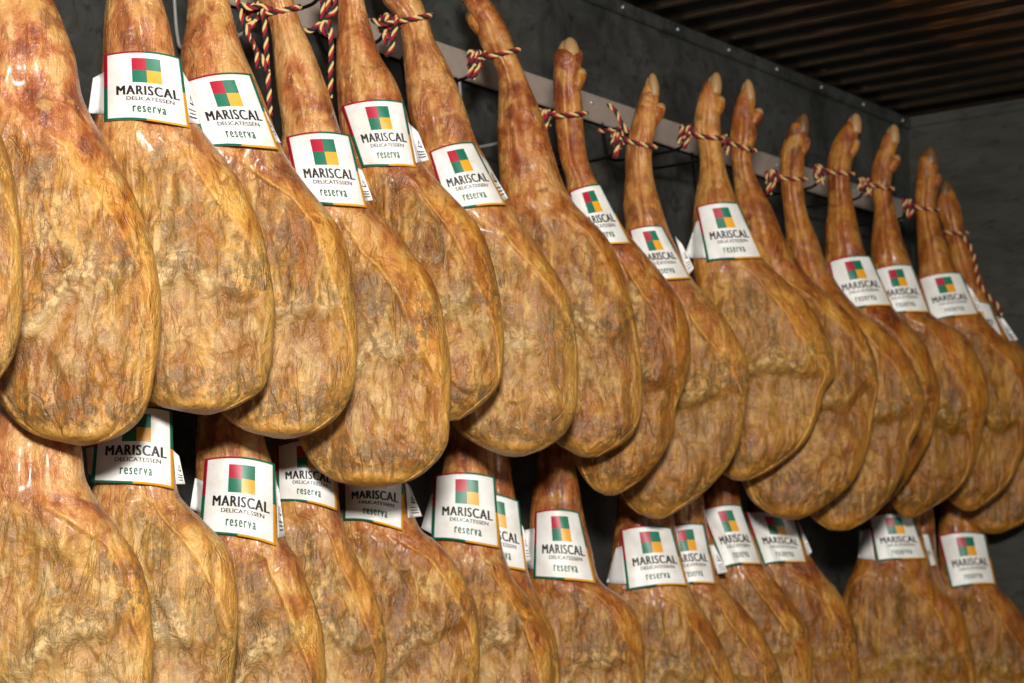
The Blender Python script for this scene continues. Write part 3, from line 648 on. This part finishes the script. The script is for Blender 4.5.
# ribbed ceiling: one panel whose profile repeats
nx = 60; xs = []; zs = []
x = X0; 
while x < xe:
    p = .115
    xs += [x, x+.07]+[x+.0925-.011*math.cos(a_) for a_ in np.linspace(0.3, PI-.3, 7)]; zs += [.02, .02]+[.02-.011*math.sin(a_) for a_ in np.linspace(.3, PI-.3, 7)]; x += p
xs.append(xe+.06); zs.append(.02)
xs = np.array(xs); zs = np.array(zs)+zc; n = len(xs)
V = np.vstack([np.stack([xs, np.full(n, Y0), zs], 1), np.stack([xs, np.full(n, WALL+.06), zs], 1), np.stack([xs, np.full(n, Y0), zs*0+zc+.08], 1), np.stack([xs, np.full(n, WALL+.06), zs*0+zc+.08], 1)])
F = []
for i in range(n-1):
    F.append([i, n+i, n+i+1, i+1]); F.append([2*n+i, 2*n+i+1, 3*n+i+1, 3*n+i]); F.append([i, i+1, 2*n+i+1, 2*n+i]); F.append([n+i, 3*n+i, 3*n+i+1, n+i+1])
ce = struct('ceiling', V, F, [MAT_CEIL, MAT_RIB])
ce.data.polygons.foreach_set('material_index', np.array([1 if (k_ % 4 == 0 and ((k_//4) % 9) >= 1) else 0 for k_ in range(len(F))], dtype=np.int32))
v, f = bbox_bev((X0, WALL-.012, zc-.035), (xe, WALL, zc-.001), .003); struct('trim_1', v, f, MAT_WALL)
v, f = bbox_bev((xe-.012, Y0, zc-.03), (xe, WALL-.012, zc-.001), .003); struct('trim_2', v, f, MAT_END)
rv, rf, o_ = [], [], 0
for X in np.arange(2.6, xe, .24):
    a, b_ = tube([(X, WALL-.011, zc-.018), (X, WALL-.015, zc-.018), (X, WALL-.017, zc-.018)], [.005, .005, .002], 10)
    rv.append(a); rf += [[q+o_ for q in k] for k in b_]; o_ += len(a)
struct('trim_3', np.vstack(rv), rf, MAT_WIRE, True)

# ------------------------------------------------------------ light, world, camera
def area(name, loc, target, size, power, colr):
    l = bpy.data.lights.new(name, 'AREA'); l.shape = 'RECTANGLE'; l.size = size[0]; l.size_y = size[1]; l.energy = power; l.color = colr
    o = bpy.data.objects.new(name, l); col.objects.link(o); o.location = loc
    o.rotation_euler = (Vector(target)-Vector(loc)).to_track_quat('-Z', 'Y').to_euler(); return o
area('shop_light_front', (-.4, -.4, 2.4), (3.4, 2.5, 1.9), (.38, .28), 238, (1, .965, .91))
area('side_light', (2.6, -1.6, 2.6), (4.0, 2.5, 1.9), (.8, .4), 16, (1, .94, .86))  # weak unseen side light aimed toward the farther hams
w = bpy.data.worlds.new('World'); scene.world = w; w.use_nodes = True
w.node_tree.nodes['Background'].inputs[0].default_value = (.9, .85, .8, 1); w.node_tree.nodes['Background'].inputs[1].default_value = .07
cd = bpy.data.cameras.new('camera'); cam = bpy.data.objects.new('camera', cd); col.objects.link(cam)
cd.sensor_width = 36; cd.lens = 36*F_PX/1024; cd.clip_start = .05
cam.location = tuple(CAM)
from mathutils import Matrix
M = Matrix(((RR[0], UU[0], -FF[0]), (RR[1], UU[1], -FF[1]), (RR[2], UU[2], -FF[2])))
cam.rotation_euler = M.to_euler()
cd.dof.use_dof = True; cd.dof.focus_distance = 3.35; cd.dof.aperture_fstop = 6.3
scene.camera = cam
vs = scene.view_settings; vs.view_transform = 'Standard'; vs.look = 'None'; vs.gamma = 1; vs.use_curve_mapping = False; vs.exposure = 0.0
